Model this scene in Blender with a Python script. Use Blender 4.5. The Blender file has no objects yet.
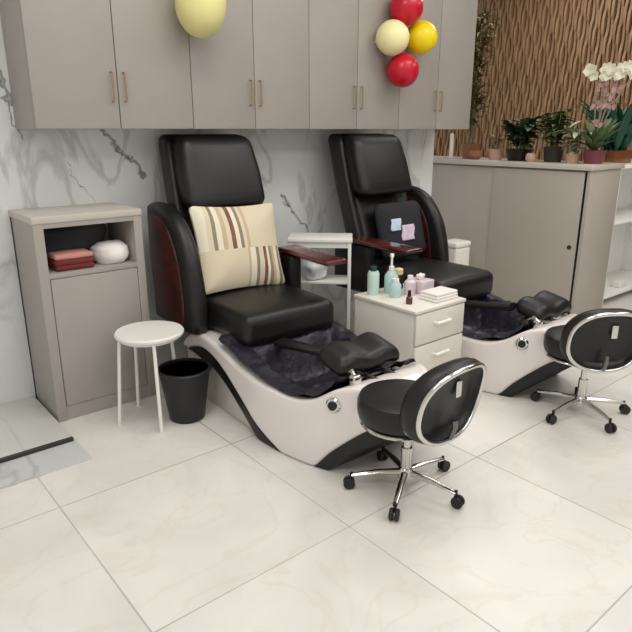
import bpy, bmesh, math, random
from mathutils import Vector, Matrix, noise
PI = math.pi
S = bpy.context.scene
COL = S.collection
rnd = random.Random(7)

# ------------------------------------------------------------------ materials
def srgb(r, g, b):
    def c(v):
        v /= 255.0
        return v/12.92 if v <= .04045 else ((v+.055)/1.055)**2.4
    return (c(r), c(g), c(b), 1)

def new_mat(name):
    m = bpy.data.materials.new(name); m.use_nodes = True
    nt = m.node_tree
    return m, nt, nt.nodes['Principled BSDF']

def N(nt, typ, **kw):
    n = nt.nodes.new(typ)
    for k, v in kw.items():
        setattr(n, k, v)
    return n

def mathn(nt, op, a, b=None, clamp=False):
    n = N(nt, 'ShaderNodeMath', operation=op); n.use_clamp = clamp
    for i, v in enumerate((a, b)):
        if v is None: continue
        if isinstance(v, (int, float)): n.inputs[i].default_value = v
        else: nt.links.new(v, n.inputs[i])
    return n.outputs[0]

def mixc(nt, fac, a, b):
    n = N(nt, 'ShaderNodeMix', data_type='RGBA')
    if isinstance(fac, (int, float)): n.inputs[0].default_value = fac
    else: nt.links.new(fac, n.inputs[0])
    for i, v in ((6, a), (7, b)):
        if isinstance(v, tuple): n.inputs[i].default_value = v
        else: nt.links.new(v, n.inputs[i])
    return n.outputs[2]

def mat(name, col, rough=.5, metal=0., var=.06, scale=6., bump=0., bscale=60., coat=0., trans=0., ior=1.45, sheen=0.):
    m, nt, p = new_mat(name)
    c = srgb(*col)
    tc = N(nt, 'ShaderNodeTexCoord')
    nz = N(nt, 'ShaderNodeTexNoise'); nz.inputs['Scale'].default_value = scale; nz.inputs['Detail'].default_value = 4
    nt.links.new(tc.outputs['Object'], nz.inputs['Vector'])
    lo = tuple(max(0, v*(1-var*2)) for v in c[:3])+(1,)
    hi = tuple(min(1, v*(1+var*2)) for v in c[:3])+(1,)
    nt.links.new(mixc(nt, nz.outputs['Fac'], lo, hi), p.inputs['Base Color'])
    p.inputs['Roughness'].default_value = rough
    p.inputs['Metallic'].default_value = metal
    p.inputs['Coat Weight'].default_value = coat
    p.inputs['Transmission Weight'].default_value = trans
    p.inputs['IOR'].default_value = ior
    p.inputs['Sheen Weight'].default_value = sheen
    if bump:
        nb = N(nt, 'ShaderNodeTexNoise'); nb.inputs['Scale'].default_value = bscale; nb.inputs['Detail'].default_value = 3
        nt.links.new(tc.outputs['Object'], nb.inputs['Vector'])
        b = N(nt, 'ShaderNodeBump'); b.inputs['Strength'].default_value = bump; b.inputs['Distance'].default_value = .01
        nt.links.new(nb.outputs['Fac'], b.inputs['Height']); nt.links.new(b.outputs['Normal'], p.inputs['Normal'])
    return m

def line_mask(nt, coord, off, period, width):
    """1 on thin lines at off + k*period"""
    a = mathn(nt, 'SUBTRACT', coord, off)
    a = mathn(nt, 'DIVIDE', a, period)
    a = mathn(nt, 'ADD', a, .5)
    a = mathn(nt, 'FRACT', a)
    a = mathn(nt, 'SUBTRACT', a, .5)
    a = mathn(nt, 'ABSOLUTE', a)
    return mathn(nt, 'LESS_THAN', a, width/period/2)

def floor_mat():
    m, nt, p = new_mat('polished_cream_marble_tiles')
    g = N(nt, 'ShaderNodeNewGeometry'); sx = N(nt, 'ShaderNodeSeparateXYZ')
    nt.links.new(g.outputs['Position'], sx.inputs[0])
    X, Y = sx.outputs[0], sx.outputs[1]
    # tile index shifts the pattern so each tile has veins of its own
    tx = mathn(nt, 'FLOOR', mathn(nt, 'DIVIDE', mathn(nt, 'SUBTRACT', X, .59), .835))
    ty = mathn(nt, 'FLOOR', mathn(nt, 'DIVIDE', mathn(nt, 'SUBTRACT', Y, .635), .865))
    cmb = N(nt, 'ShaderNodeCombineXYZ')
    nt.links.new(mathn(nt, 'MULTIPLY', tx, 3.7), cmb.inputs[0]); nt.links.new(mathn(nt, 'MULTIPLY', ty, 5.3), cmb.inputs[1])
    va = N(nt, 'ShaderNodeVectorMath', operation='ADD')
    nt.links.new(g.outputs['Position'], va.inputs[0]); nt.links.new(cmb.outputs[0], va.inputs[1])
    n1 = N(nt, 'ShaderNodeTexNoise'); n1.inputs['Scale'].default_value = 1.6; n1.inputs['Detail'].default_value = 7; n1.inputs['Distortion'].default_value = 1.2
    nt.links.new(va.outputs[0], n1.inputs['Vector'])
    r = N(nt, 'ShaderNodeValToRGB')
    e = r.color_ramp.elements
    e[0].position = .3; e[0].color = srgb(214, 210, 203)
    e[1].position = .7; e[1].color = srgb(230, 226, 219)
    x = e.new(.5); x.color = srgb(222, 219, 212)
    nt.links.new(n1.outputs['Fac'], r.inputs[0])
    n2 = N(nt, 'ShaderNodeTexNoise'); n2.inputs['Scale'].default_value = 2.1; n2.inputs['Detail'].default_value = 5; n2.inputs['Distortion'].default_value = 2.0
    nt.links.new(va.outputs[0], n2.inputs['Vector'])
    v = mathn(nt, 'ABSOLUTE', mathn(nt, 'SUBTRACT', n2.outputs['Fac'], .5))
    v = mathn(nt, 'SUBTRACT', 1., mathn(nt, 'MULTIPLY', v, 30.), clamp=True)
    v = mathn(nt, 'MULTIPLY', v, .25)
    c = mixc(nt, v, r.outputs[0], srgb(206, 194, 176))
    gx = line_mask(nt, X, .59, .835, .006); gy = line_mask(nt, Y, .635, .865, .006)
    gm = mathn(nt, 'MAXIMUM', gx, gy)
    n3 = N(nt, 'ShaderNodeTexNoise'); n3.inputs['Scale'].default_value = .9
    nt.links.new(g.outputs['Position'], n3.inputs['Vector'])
    gm = mathn(nt, 'MULTIPLY', gm, mathn(nt, 'ADD', -.15, mathn(nt, 'MULTIPLY', n3.outputs['Fac'], 1.5)))
    c = mixc(nt, gm, c, srgb(140, 134, 126))
    nt.links.new(c, p.inputs['Base Color'])
    p.inputs['Roughness'].default_value = .34
    p.inputs['Specular IOR Level'].default_value = .5
    return m

def marble_mat(name, base=(205, 206, 204), cracks=(), soft=.5, rough=.2):
    """grey-white marble with soft cloudy veins; cracks = dark veins as (x0,z0,x1,z1,width)"""
    m, nt, p = new_mat(name)
    g = N(nt, 'ShaderNodeNewGeometry')
    n1 = N(nt, 'ShaderNodeTexNoise'); n1.inputs['Scale'].default_value = 1.5; n1.inputs['Detail'].default_value = 8; n1.inputs['Distortion'].default_value = 1.5
    nt.links.new(g.outputs['Position'], n1.inputs['Vector'])
    c = mixc(nt, n1.outputs['Fac'], tuple(v*.86 for v in srgb(*base)[:3])+(1,), tuple(min(1, v*1.1) for v in srgb(*base)[:3])+(1,))
    n2 = N(nt, 'ShaderNodeTexNoise'); n2.inputs['Scale'].default_value = 1.25; n2.inputs['Detail'].default_value = 6; n2.inputs['Distortion'].default_value = .8
    mp = N(nt, 'ShaderNodeMapping'); mp.inputs['Rotation'].default_value = (0, .7, 0); mp.inputs['Scale'].default_value = (2.2, 1, .8)
    nt.links.new(g.outputs['Position'], mp.inputs[0]); nt.links.new(mp.outputs[0], n2.inputs['Vector'])
    v = mathn(nt, 'ABSOLUTE', mathn(nt, 'SUBTRACT', n2.outputs['Fac'], .5))
    v = mathn(nt, 'SUBTRACT', 1., mathn(nt, 'MULTIPLY', v, 26.), clamp=True)
    c = mixc(nt, mathn(nt, 'MULTIPLY', v, soft), c, srgb(150, 150, 148))
    if cracks:
        nd = N(nt, 'ShaderNodeTexNoise'); nd.inputs['Scale'].default_value = 14; nd.inputs['Detail'].default_value = 5
        nt.links.new(g.outputs['Position'], nd.inputs['Vector'])
        sx = N(nt, 'ShaderNodeSeparateXYZ'); nt.links.new(g.outputs['Position'], sx.inputs[0])
        wob = mathn(nt, 'MULTIPLY', mathn(nt, 'SUBTRACT', nd.outputs['Fac'], .5), .12)
        for (x0, z0, x1, z1, w) in cracks:
            L = math.hypot(x1-x0, z1-z0); ux, uz = (x1-x0)/L, (z1-z0)/L
            dx = mathn(nt, 'SUBTRACT', sx.outputs[0], x0); dz = mathn(nt, 'SUBTRACT', sx.outputs[2], z0)
            along = mathn(nt, 'ADD', mathn(nt, 'MULTIPLY', dx, ux), mathn(nt, 'MULTIPLY', dz, uz))
            acr = mathn(nt, 'ADD', mathn(nt, 'SUBTRACT', mathn(nt, 'MULTIPLY', dx, uz), mathn(nt, 'MULTIPLY', dz, ux)), wob)
            d = mathn(nt, 'SUBTRACT', 1., mathn(nt, 'DIVIDE', mathn(nt, 'ABSOLUTE', acr), w), clamp=True)
            inside = mathn(nt, 'MULTIPLY', mathn(nt, 'GREATER_THAN', along, 0.), mathn(nt, 'LESS_THAN', along, L))
            c = mixc(nt, mathn(nt, 'MULTIPLY', d, mathn(nt, 'MULTIPLY', inside, .8)), c, srgb(70, 70, 66))
    nt.links.new(c, p.inputs['Base Color'])
    p.inputs['Roughness'].default_value = rough
    return m

def pillow_mat():
    m, nt, p = new_mat('striped_patchwork_fabric')
    tc = N(nt, 'ShaderNodeTexCoord'); sx = N(nt, 'ShaderNodeSeparateXYZ')
    nt.links.new(tc.outputs['Object'], sx.inputs[0])
    u = mathn(nt, 'ADD', mathn(nt, 'DIVIDE', sx.outputs[0], .54), .5)
    v = mathn(nt, 'ADD', mathn(nt, 'DIVIDE', sx.outputs[2], .48), .5)
    def ramp(stops, src):
        r = N(nt, 'ShaderNodeValToRGB'); r.color_ramp.interpolation = 'CONSTANT'
        e = r.color_ramp.elements
        e[0].position = 0; e[0].color = srgb(*stops[0][1]); e[1].position = stops[1][0]; e[1].color = srgb(*stops[1][1])
        for pos, cc in stops[2:]:
            k = e.new(pos); k.color = srgb(*cc)
        nt.links.new(src, r.inputs[0]); return r.outputs[0]
    cr = (222, 209, 182); gy = (134, 120, 102); rd = (112, 52, 46); tn = (198, 178, 142); lt = (236, 228, 205)
    top = ramp([(0, lt), (.1, cr), (.15, gy), (.19, lt), (.25, tn), (.30, cr), (.35, rd), (.40, lt), (.45, gy), (.49, cr), (.53, tn), (.57, cr)], u)
    low = ramp([(0, cr), (.52, tn), (.55, lt), (.62, gy), (.66, cr), (.72, rd), (.765, lt), (.80, gy), (.84, tn), (.88, lt), (.93, gy), (.97, cr)], u)
    c = mixc(nt, mathn(nt, 'GREATER_THAN', v, .47), low, top)
    nz = N(nt, 'ShaderNodeTexNoise'); nz.inputs['Scale'].default_value = 25
    nt.links.new(tc.outputs['Object'], nz.inputs['Vector'])
    c = mixc(nt, mathn(nt, 'MULTIPLY', nz.outputs['Fac'], .25), c, srgb(205, 190, 158))
    nt.links.new(c, p.inputs['Base Color']); p.inputs['Roughness'].default_value = .9
    return m

def wood_mat(name, a, b, rough=.35, sc=(1, 1, 12), coat=.0):
    m, nt, p = new_mat(name)
    tc = N(nt, 'ShaderNodeTexCoord'); mp = N(nt, 'ShaderNodeMapping'); mp.inputs['Scale'].default_value = sc
    nz = N(nt, 'ShaderNodeTexNoise'); nz.inputs['Scale'].default_value = 3; nz.inputs['Detail'].default_value = 6; nz.inputs['Distortion'].default_value = .6
    nt.links.new(tc.outputs['Object'], mp.inputs[0]); nt.links.new(mp.outputs[0], nz.inputs['Vector'])
    r = N(nt, 'ShaderNodeValToRGB'); e = r.color_ramp.elements
    e[0].position = .35; e[0].color = srgb(*a); e[1].position = .65; e[1].color = srgb(*b)
    nt.links.new(nz.outputs['Fac'], r.inputs[0]); nt.links.new(r.outputs[0], p.inputs['Base Color'])
    p.inputs['Roughness'].default_value = rough; p.inputs['Coat Weight'].default_value = coat
    return m

M = {}
M['floor'] = floor_mat()
M['marble'] = marble_mat('grey_white_wall_marble', (226, 227, 224),
    cracks=[(1.385, 1.52, 1.47, 1.375, .016), (1.455, 1.385, 1.56, 1.35, .014), (1.535, 1.365, 1.62, 1.22, .015), (1.17, 1.33, 1.30, 1.10, .0035),
            (2.63, 1.05, 2.72, .96, .02), (2.70, .97, 2.90, .77, .012), (.78, 2.15, .93, 1.62, .012), (.88, 1.75, .96, 1.45, .009)])
M['step_marble'] = marble_mat('pale_step_marble', (206, 206, 200), soft=.25, rough=.12)
M['strip_marble'] = marble_mat('blue_grey_strip_marble', (202, 203, 202), soft=.5, rough=.2)
M['ceiling'] = mat('ceiling_paint', (235, 233, 228), .9)
M['cab'] = mat('greige_cabinet_laminate', (163, 156, 149), .42, var=.02)
M['cab2'] = mat('taupe_sideboard_laminate', (178, 170, 160), .42, var=.02)
M['cab_in'] = mat('cabinet_interior', (120, 112, 102), .6, var=.03)
M['top'] = mat('pale_counter_top', (196, 189, 178), .35, var=.03)
M['brass'] = mat('brushed_brass', (176, 150, 104), .35, metal=.8)
M['steelpull'] = mat('dark_bronze_pull', (84, 76, 66), .4, metal=.6)
M['leather'] = mat('black_leather', (24, 23, 23), .38, var=.1, bump=.12, bscale=140)
M['leather2'] = mat('soft_black_leather', (34, 33, 33), .45, var=.1, bump=.12, bscale=120)
M['plastic_black'] = mat('black_plastic', (22, 22, 22), .35)
M['bin'] = mat('matte_black_bin_plastic', (32, 32, 34), .5)
M['burgundy'] = wood_mat('burgundy_lacquered_wood', (56, 14, 12), (100, 36, 26), .25, (2, 2, 8), .5)
M['burg_dark'] = wood_mat('dark_burgundy_panel', (44, 12, 11), (84, 26, 22), .35, (2, 2, 6), .1)
M['white_gloss'] = mat('glossy_white_shell', (232, 224, 220), .22, var=.015, coat=.3)
M['white_panel'] = mat('off_white_panel', (214, 209, 200), .45, var=.02)
M['liner'] = mat('dark_plum_plastic_liner', (38, 35, 46), .38, var=.2, scale=18, bump=.7, bscale=28)
M['chrome'] = mat('chrome', (214, 212, 208), .14, metal=1., var=.01)
M['metal_grey'] = mat('grey_metal', (120, 118, 114), .3, metal=.9)
M['white_paint'] = mat('white_painted_metal', (236, 233, 226), .4, var=.015)
M['white_cart'] = mat('white_cart_laminate', (226, 220, 210), .35, var=.015)
M['white_shelf'] = mat('bright_white_shelf_laminate', (244, 242, 237), .4, var=.01)
M['white_cloth'] = mat('white_cloth', (236, 230, 224), .9, bump=.4, bscale=30)
M['bag'] = mat('thin_white_plastic_bag', (232, 238, 240), .4, var=.15, scale=25)
M['black_trim'] = mat('black_floor_trim', (54, 50, 46), .4)
M['pillow'] = pillow_mat()
M['dark_cloth'] = mat('charcoal_cushion_fabric', (38, 38, 42), .85, var=.15)
M['print_blue'] = mat('pale_blue_print', (196, 214, 238), .7, var=.1, scale=30)
M['print_pink'] = mat('pale_lilac_print', (214, 196, 212), .7, var=.15, scale=30)
M['slat'] = wood_mat('warm_brown_slat_wood', (134, 102, 71), (156, 122, 88), .55, (6, 6, 1.2))
M['slat_back'] = wood_mat('dark_brown_backing', (66, 47, 33), (80, 59, 42), .7, (4, 4, 1))
M['balloon_pale'] = mat('pale_yellow_balloon_rubber', (228, 220, 150), .3, var=.02)
M['balloon_cream'] = mat('cream_balloon_rubber', (245, 238, 178), .3, var=.02)
M['balloon_yellow'] = mat('bright_yellow_balloon_rubber', (244, 218, 20), .3, var=.02)
M['balloon_red'] = mat('crimson_balloon_rubber', (196, 18, 44), .28, var=.03)
M['mint'] = mat('pale_mint_plastic', (196, 222, 212), .3, var=.03)
M['aqua'] = mat('pale_aqua_liquid', (182, 210, 206), .25, var=.05)
M['white_plastic'] = mat('white_plastic', (240, 236, 228), .35, var=.01)
M['cream'] = mat('cream_plastic', (226, 204, 170), .4)
M['dark_brown'] = mat('dark_brown_glass', (46, 30, 26), .2)
M['lilac'] = mat('pale_lilac_plastic', (216, 200, 208), .3, var=.04)
M['maroon'] = mat('maroon_bottle', (92, 44, 54), .2)
M['teal_dark'] = mat('dark_teal_bottle', (30, 74, 70), .3)
M['leaf_dark'] = mat('dark_green_leaf', (54, 76, 40), .45, var=.3, scale=8)
M['leaf_mid'] = mat('mid_green_leaf', (82, 104, 58), .5, var=.3, scale=8)
M['leaf_olive'] = mat('olive_bamboo_leaf', (104, 92, 52), .6, var=.3, scale=8)
M['leaf_teal'] = mat('deep_teal_leaf', (24, 78, 58), .45, var=.25, scale=8)
M['leaf_pale'] = mat('pale_variegated_leaf', (176, 182, 154), .55, var=.2, scale=12)
M['stem'] = mat('brown_green_stem', (122, 112, 84), .7, var=.2)
M['stem_grey'] = mat('grey_pink_stem', (152, 138, 124), .7, var=.2)
M['petal'] = mat('ivory_orchid_petal', (240, 236, 214), .6, var=.04)
M['petal_rose'] = mat('dusty_rose_petal', (186, 150, 144), .6, var=.15)
M['pot_black'] = mat('black_glazed_pot', (24, 20, 20), .35)
M['pot_terra'] = mat('terracotta', (150, 104, 76), .7, var=.1)
M['pot_pink'] = mat('pink_clay', (206, 168, 146), .7, var=.06)
M['pot_green'] = mat('dark_olive_pot', (52, 50, 36), .5)
M['pot_magenta'] = mat('plum_glazed_pot', (126, 62, 74), .35)
M['copper'] = mat('brushed_copper', (150, 96, 62), .35, metal=.6)
M['candle'] = mat('ivory_wax', (250, 244, 226), .5)
M['towel_red'] = mat('dark_red_towel', (112, 46, 42), .95, bump=.5, bscale=50)
M['towel_pink'] = mat('pink_towel', (196, 138, 130), .95, bump=.5, bscale=50)
M['bag_dark'] = mat('charcoal_bag_fabric', (62, 62, 64), .85, var=.15)
M['olive'] = mat('dark_olive_glass', (84, 78, 48), .3)
M['rubber'] = mat('caster_rubber', (30, 29, 28), .5)

# ------------------------------------------------------------------ mesh helpers
def V(*a): return Vector(a)

def link(name, bm, m, parent=None, smooth=True, loc=None, mats=None):
    bmesh.ops.recalc_face_normals(bm, faces=bm.faces)
    me = bpy.data.meshes.new(name); bm.to_mesh(me); bm.free()
    for x in (mats or [m]): me.materials.append(x)
    o = bpy.data.objects.new(name, me); COL.objects.link(o)
    if smooth:
        for p in me.polygons: p.use_smooth = True
        me.update()
        try: me.set_sharp_from_angle(angle=math.radians(38))
        except Exception: pass
    if parent: o.parent = parent
    if loc: o.location = loc
    return o

def tag(o, label, cat, group=None):
    o['label'] = label; o['category'] = cat
    if group: o['group'] = group
    return o

def thing(name, label, cat, loc=(0, 0, 0), rz=0., group=None):
    o = bpy.data.objects.new(name, None); COL.objects.link(o)
    o.empty_display_size = .1
    o.location = loc; o.rotation_euler = (0, 0, rz)
    return tag(o, label, cat, group)

def struct(name, bm, m, smooth=False):
    o = link(name, bm, m, None, smooth); o['kind'] = 'structure'; return o

def dup(root, loc, rz, label, group=None):
    def cp(o, par):
        c = o.copy(); COL.objects.link(c)
        if par: c.parent = par
        for ch in list(o.children): cp(ch, c)
        return c
    r = cp(root, None)
    r.location = loc; r.rotation_euler = (0, 0, rz); r['label'] = label
    if group: r['group'] = group
    return r

def BM(): return bmesh.new()

def box(bm, x0, x1, y0, y1, z0, z1, bev=.0, seg=2, mtx=None):
    t = bmesh.new()
    bmesh.ops.create_cube(t, size=1)
    bmesh.ops.scale(t, vec=(x1-x0, y1-y0, z1-z0), verts=t.verts)
    if bev: bmesh.ops.bevel(t, geom=t.edges[:], offset=bev, segments=seg, affect='EDGES', profile=.5)
    bmesh.ops.translate(t, vec=((x0+x1)/2, (y0+y1)/2, (z0+z1)/2), verts=t.verts)
    if mtx: bmesh.ops.transform(t, matrix=mtx, verts=t.verts)
    merge(bm, t)

def merge(bm, t):
    vm = {}
    for v in t.verts: vm[v] = bm.verts.new(v.co)
    for f in t.faces:
        try:
            nf = bm.faces.new([vm[v] for v in f.verts]); nf.material_index = f.material_index
        except ValueError: pass
    t.free()

def pad(bm, size, r, fn=None, loc=(0, 0, 0), rot=None, puff=(0, 0, 0), n=8, cr=4):
    """rounded cushion: size = full size, r = edge radius, puff = bulge per axis, fn = deform of the local coordinate"""
    h = [s/2 for s in size]
    def axis(hh):
        rr = min(r, hh*.999)
        a = [-hh + rr*(1-math.cos(PI/2*i/cr)) for i in range(cr)]
        mid = [-(hh-rr) + 2*(hh-rr)*i/n for i in range(n+1)]
        b = [-v for v in reversed(a)]
        return a+mid+b
    ax = [axis(v) for v in h]
    rr = [min(r, v*.999) for v in h]
    cache = {}
    def vert(p):
        key = tuple(round(c, 6) for c in p)
        if key in cache: return cache[key]
        inner = [max(-(h[i]-rr[i]), min(h[i]-rr[i], p[i])) for i in range(3)]
        d = [(p[i]-inner[i])/max(rr[i], 1e-6) for i in range(3)]
        L = math.sqrt(sum(c*c for c in d))
        q = list(p)
        if L > 1e-6:
            q = [inner[i] + d[i]/L*rr[i] for i in range(3)]
        for i in range(3):
            if puff[i]:
                j, k = [a for a in range(3) if a != i]
                w = max(0, 1-(q[j]/h[j])**2)*max(0, 1-(q[k]/h[k])**2)
                q[i] += puff[i]*w*(q[i]/h[i])
        c = Vector(q)
        if fn: c = Vector(fn(c))
        if rot: c = rot @ c
        c = c + Vector(loc)
        cache[key] = bm.verts.new(c); return cache[key]
    for i in range(3):
        j, k = [a for a in range(3) if a != i]
        for s in (-1, 1):
            for a in range(len(ax[j])-1):
                for b in range(len(ax[k])-1):
                    vs = []
                    for (aa, bb) in ((a, b), (a+1, b), (a+1, b+1), (a, b+1)):
                        p = [0, 0, 0]; p[i] = s*h[i]; p[j] = ax[j][aa]; p[k] = ax[k][bb]
                        v = vert(p)
                        if v not in vs: vs.append(v)
                    if len(vs) > 2:
                        try: bm.faces.new(vs)
                        except ValueError: pass

def sweep(bm, pts, r, seg=10, closed=False, cap=True, flat=None):
    pts = [Vector(p) for p in pts]; n = len(pts)
    rs = r if isinstance(r, (list, tuple)) else [r]*n
    rings = []; up = None
    for i, p in enumerate(pts):
        if closed: t = (pts[(i+1) % n]-pts[i-1])
        else: t = pts[min(i+1, n-1)]-pts[max(i-1, 0)]
        t.normalize()
        if up is None:
            up = Vector((0, 0, 1)) if abs(t.z) < .9 else Vector((1, 0, 0))
        u = (up - t*up.dot(t)).normalized(); w = t.cross(u); up = u
        ring = []
        for k in range(seg):
            a = 2*PI*k/seg
            ring.append(bm.verts.new(p + u*math.cos(a)*rs[i]*(flat or 1) + w*math.sin(a)*rs[i]))
        rings.append(ring)
    m = n if closed else n-1
    for i in range(m):
        A, B = rings[i], rings[(i+1) % n]
        for k in range(seg):
            bm.faces.new((A[k], A[(k+1) % seg], B[(k+1) % seg], B[k]))
    if cap and not closed:
        bm.faces.new(rings[0][::-1]); bm.faces.new(rings[-1])

def lathe(bm, prof, loc=(0, 0, 0), seg=28, mtx=None, sx=1, sy=1):
    rings = []; loc = Vector(loc)
    def P(x, y, z):
        c = Vector((x*sx, y*sy, z))
        if mtx: c = mtx @ c
        return bm.verts.new(c+loc)
    for (r, z) in prof:
        if r < 1e-5: rings.append([P(0, 0, z)])
        else: rings.append([P(r*math.cos(2*PI*k/seg), r*math.sin(2*PI*k/seg), z) for k in range(seg)])
    for A, B in zip(rings, rings[1:]):
        for k in range(seg):
            a = [A[k % len(A)], A[(k+1) % len(A)]] if len(A) > 1 else [A[0]]
            b = [B[(k+1) % len(B)], B[k % len(B)]] if len(B) > 1 else [B[0]]
            vs = a+b
            if len(vs) > 2: bm.faces.new(vs)
    if len(rings[0]) > 1: bm.faces.new(rings[0][::-1])
    if len(rings[-1]) > 1: bm.faces.new(rings[-1])

def smooth_poly(pts, it=2):
    for _ in range(it):
        q = []
        for i, p in enumerate(pts):
            b = pts[(i+1) % len(pts)]
            q += [(p[0]*.75+b[0]*.25, p[1]*.75+b[1]*.25), (p[0]*.25+b[0]*.75, p[1]*.25+b[1]*.75)]
        pts = q
    return pts

def catmull(pts, sub=4):
    out = []
    n = len(pts)
    for i in range(n-1):
        p0, p1, p2, p3 = pts[max(i-1, 0)], pts[i], pts[i+1], pts[min(i+2, n-1)]
        for k in range(sub):
            t = k/sub
            out.append(tuple(.5*((2*p1[a])+(-p0[a]+p2[a])*t+(2*p0[a]-5*p1[a]+4*p2[a]-p3[a])*t*t+(-p0[a]+3*p1[a]-3*p2[a]+p3[a])*t**3) for a in range(len(p1))))
    out.append(tuple(pts[-1]))
    return out

def prism_yz(bm, outl, x0, x1, bev=.0, fn=None, steps=3):
    """closed outline in (y,z) extruded along x with rounded rims"""
    n = len(outl)
    area = sum(outl[i][0]*outl[(i+1) % n][1]-outl[(i+1) % n][0]*outl[i][1] for i in range(n))
    sg = 1 if area > 0 else -1
    nor = []
    for i in range(n):
        a, b = outl[i-1], outl[(i+1) % n]
        dy, dz = b[0]-a[0], b[1]-a[1]; L = math.hypot(dy, dz) or 1
        nor.append((dz/L*sg, -dy/L*sg))
    xs = []
    if bev:
        for k in range(steps+1):
            a = PI/2*k/steps
            xs.append((x0+bev*(1-math.sin(a)), bev*(1-math.cos(a))))
        xs = xs[::-1]          # outermost first
        xs = [(x, ins) for x, ins in xs]
        left = [(x0+bev*(1-math.cos(PI/2*k/steps)), bev*(1-math.sin(PI/2*k/steps))) for k in range(steps+1)]
        right = [(x1-(x-x0), i) for x, i in reversed(left)]
        xs = left+right
    else: xs = [(x0, 0), (x1, 0)]
    rings = []
    for x, ins in xs:
        ring = []
        for i in range(n):
            c = (x, outl[i][0]-nor[i][0]*ins, outl[i][1]-nor[i][1]*ins)
            if fn: c = fn(*c)
            ring.append(bm.verts.new(c))
        rings.append(ring)
    for A, B in zip(rings, rings[1:]):
        for k in range(n):
            bm.faces.new((A[k], A[(k+1) % n], B[(k+1) % n], B[k]))
    f1 = bm.faces.new(rings[0][::-1]); f2 = bm.faces.new(rings[-1])
    bmesh.ops.triangulate(bm, faces=[f1, f2], quad_method='BEAUTY', ngon_method='BEAUTY')

def interp(pts, y):
    p = sorted(pts)
    if y <= p[0][0]: return p[0][1]
    for a, c in zip(p, p[1:]):
        if a[0] <= y <= c[0]:
            return a[1] + (c[1]-a[1])*(y-a[0])/(c[0]-a[0]+1e-12)
    return p[-1][1]

def hull(bm, x0, x1, top, bot, ys, off, fn, rad=.022, corner=4, side=6):
    """wall between x0 and x1, lofted through rounded cross-sections at every y"""
    rings = []
    for y in ys:
        zt, zb = top(y), bot(y)
        if zt-zb < .004: zt = zb+.004
        r = min(rad, (zt-zb)*.49, (x1-x0)*.49); ring = []
        for cx, cz, a0 in ((x1-r, zt-r, 0), (x0+r, zt-r, PI/2), (x0+r, zb+r, PI), (x1-r, zb+r, 1.5*PI)):
            for k in range(corner+1):
                a = a0 + PI/2*k/corner
                ring.append((cx+r*math.cos(a), cz+r*math.sin(a)))
        full = []
        for i, p in enumerate(ring):
            full.append(p); q = ring[(i+1) % len(ring)]
            if i % (corner+1) == corner:
                for k in range(1, side): full.append((p[0]+(q[0]-p[0])*k/side, p[1]+(q[1]-p[1])*k/side))
        rings.append([bm.verts.new(fn(x, y-off, z)) for x, z in full])
    n = len(rings[0])
    for A, B in zip(rings, rings[1:]):
        for k in range(n): bm.faces.new((A[k], A[(k+1) % n], B[(k+1) % n], B[k]))
    bm.faces.new(rings[0][::-1]); bm.faces.new(rings[-1])

def Rx(a): return Matrix.Rotation(a, 3, 'X')
def Ry(a): return Matrix.Rotation(a, 3, 'Y')
def Rz(a): return Matrix.Rotation(a, 3, 'Z')

# ------------------------------------------------------------------ the setting
b = BM(); box(b, -3, 9, -3, 6.5, -.1, 0); struct('floor', b, M['floor'])
b = BM(); box(b, -3, 9, -3, 6.5, 3.3, 3.4); struct('ceiling', b, M['ceiling'])
b = BM(); box(b, -3, 4.30, 3.55, 3.67, 0, 3.3); struct('wall_back', b, M['marble'])
b = BM()
box(b, 6.74, 6.84, -3, 6.5, 0, 3.3)
wall = struct('wall_right', b, M['slat_back'])
b = BM()
i = 0; y = .6
while y < 6.4:                       # slats whose front edges swell and shrink in a staggered wave
    nz = 60; rings = []
    for k in range(nz+1):
        z = 1.0 + 2.3*k/nz
        d = .030 + .016*math.tanh(2.2*math.sin(z*15 + (i % 2)*PI + (i//2 % 3)*2.1))
        rings.append([b.verts.new(p) for p in ((6.74, y-.013, z), (6.74-d, y-.013, z), (6.74-d, y+.013, z), (6.74, y+.013, z))])
    for A, B in zip(rings, rings[1:]):
        for k in range(4): b.faces.new((A[k], A[(k+1) % 4], B[(k+1) % 4], B[k]))
    b.faces.new(rings[0][::-1]); b.faces.new(rings[-1])
    y += .043; i += 1
o = struct('trim_1', b, M['slat'])
b = BM(); box(b, -3, .83, 2.915, 3.55, 0, .024, .003); struct('trim_2', b, M['step_marble'])
b = BM(); box(b, -3, .832, 2.893, 2.914, 0, .022, .002); struct('trim_3', b, M['black_trim'])
b = BM(); box(b, -3, .84, 2.665, 2.892, 0, .005, .002); struct('trim_4', b, M['strip_marble'])

# ------------------------------------------------------------------ wall cabinets
def wall_cabinet(x0, x1, label):
    t = thing('wall_cabinet', label, 'cabinet', ((x0+x1)/2, 3.55, 1.505), 0, 'wall cabinets above the pedicure chairs')
    w = (x1-x0)/2
    b = BM(); box(b, -w+.001, w-.001, -.328, -.001, 0, 1.25, .002); link('body', b, M['cab'], t)
    for s in (-1, 1):
        b = BM()
        xa, xb = (-w+.002, -.002) if s < 0 else (.002, w-.002)
        box(b, xa, xb, -.35, -.329, .001, 1.25, .003)
        d = link('door', b, M['cab'], t)
        b = BM()
        hx = s*.033
        sweep(b, [(hx, -.351, .135), (hx, -.372, .135), (hx, -.372, .275), (hx, -.351, .275)], .0045, 8)
        link('handle', b, M['brass'], d)['label'] = 'slim brass bar handle'
xs = [.93, 1.78, 2.62, 3.46, 4.31]
labs = ['leftmost greige two-door wall cabinet, hanging above the low niche cabinet',
        'second greige two-door wall cabinet from the left, just right of the pale yellow balloon',
        'third greige two-door wall cabinet from the left, above the far pedicure chair headrest',
        'rightmost greige two-door wall cabinet, beside the slatted wood wall']
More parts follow.
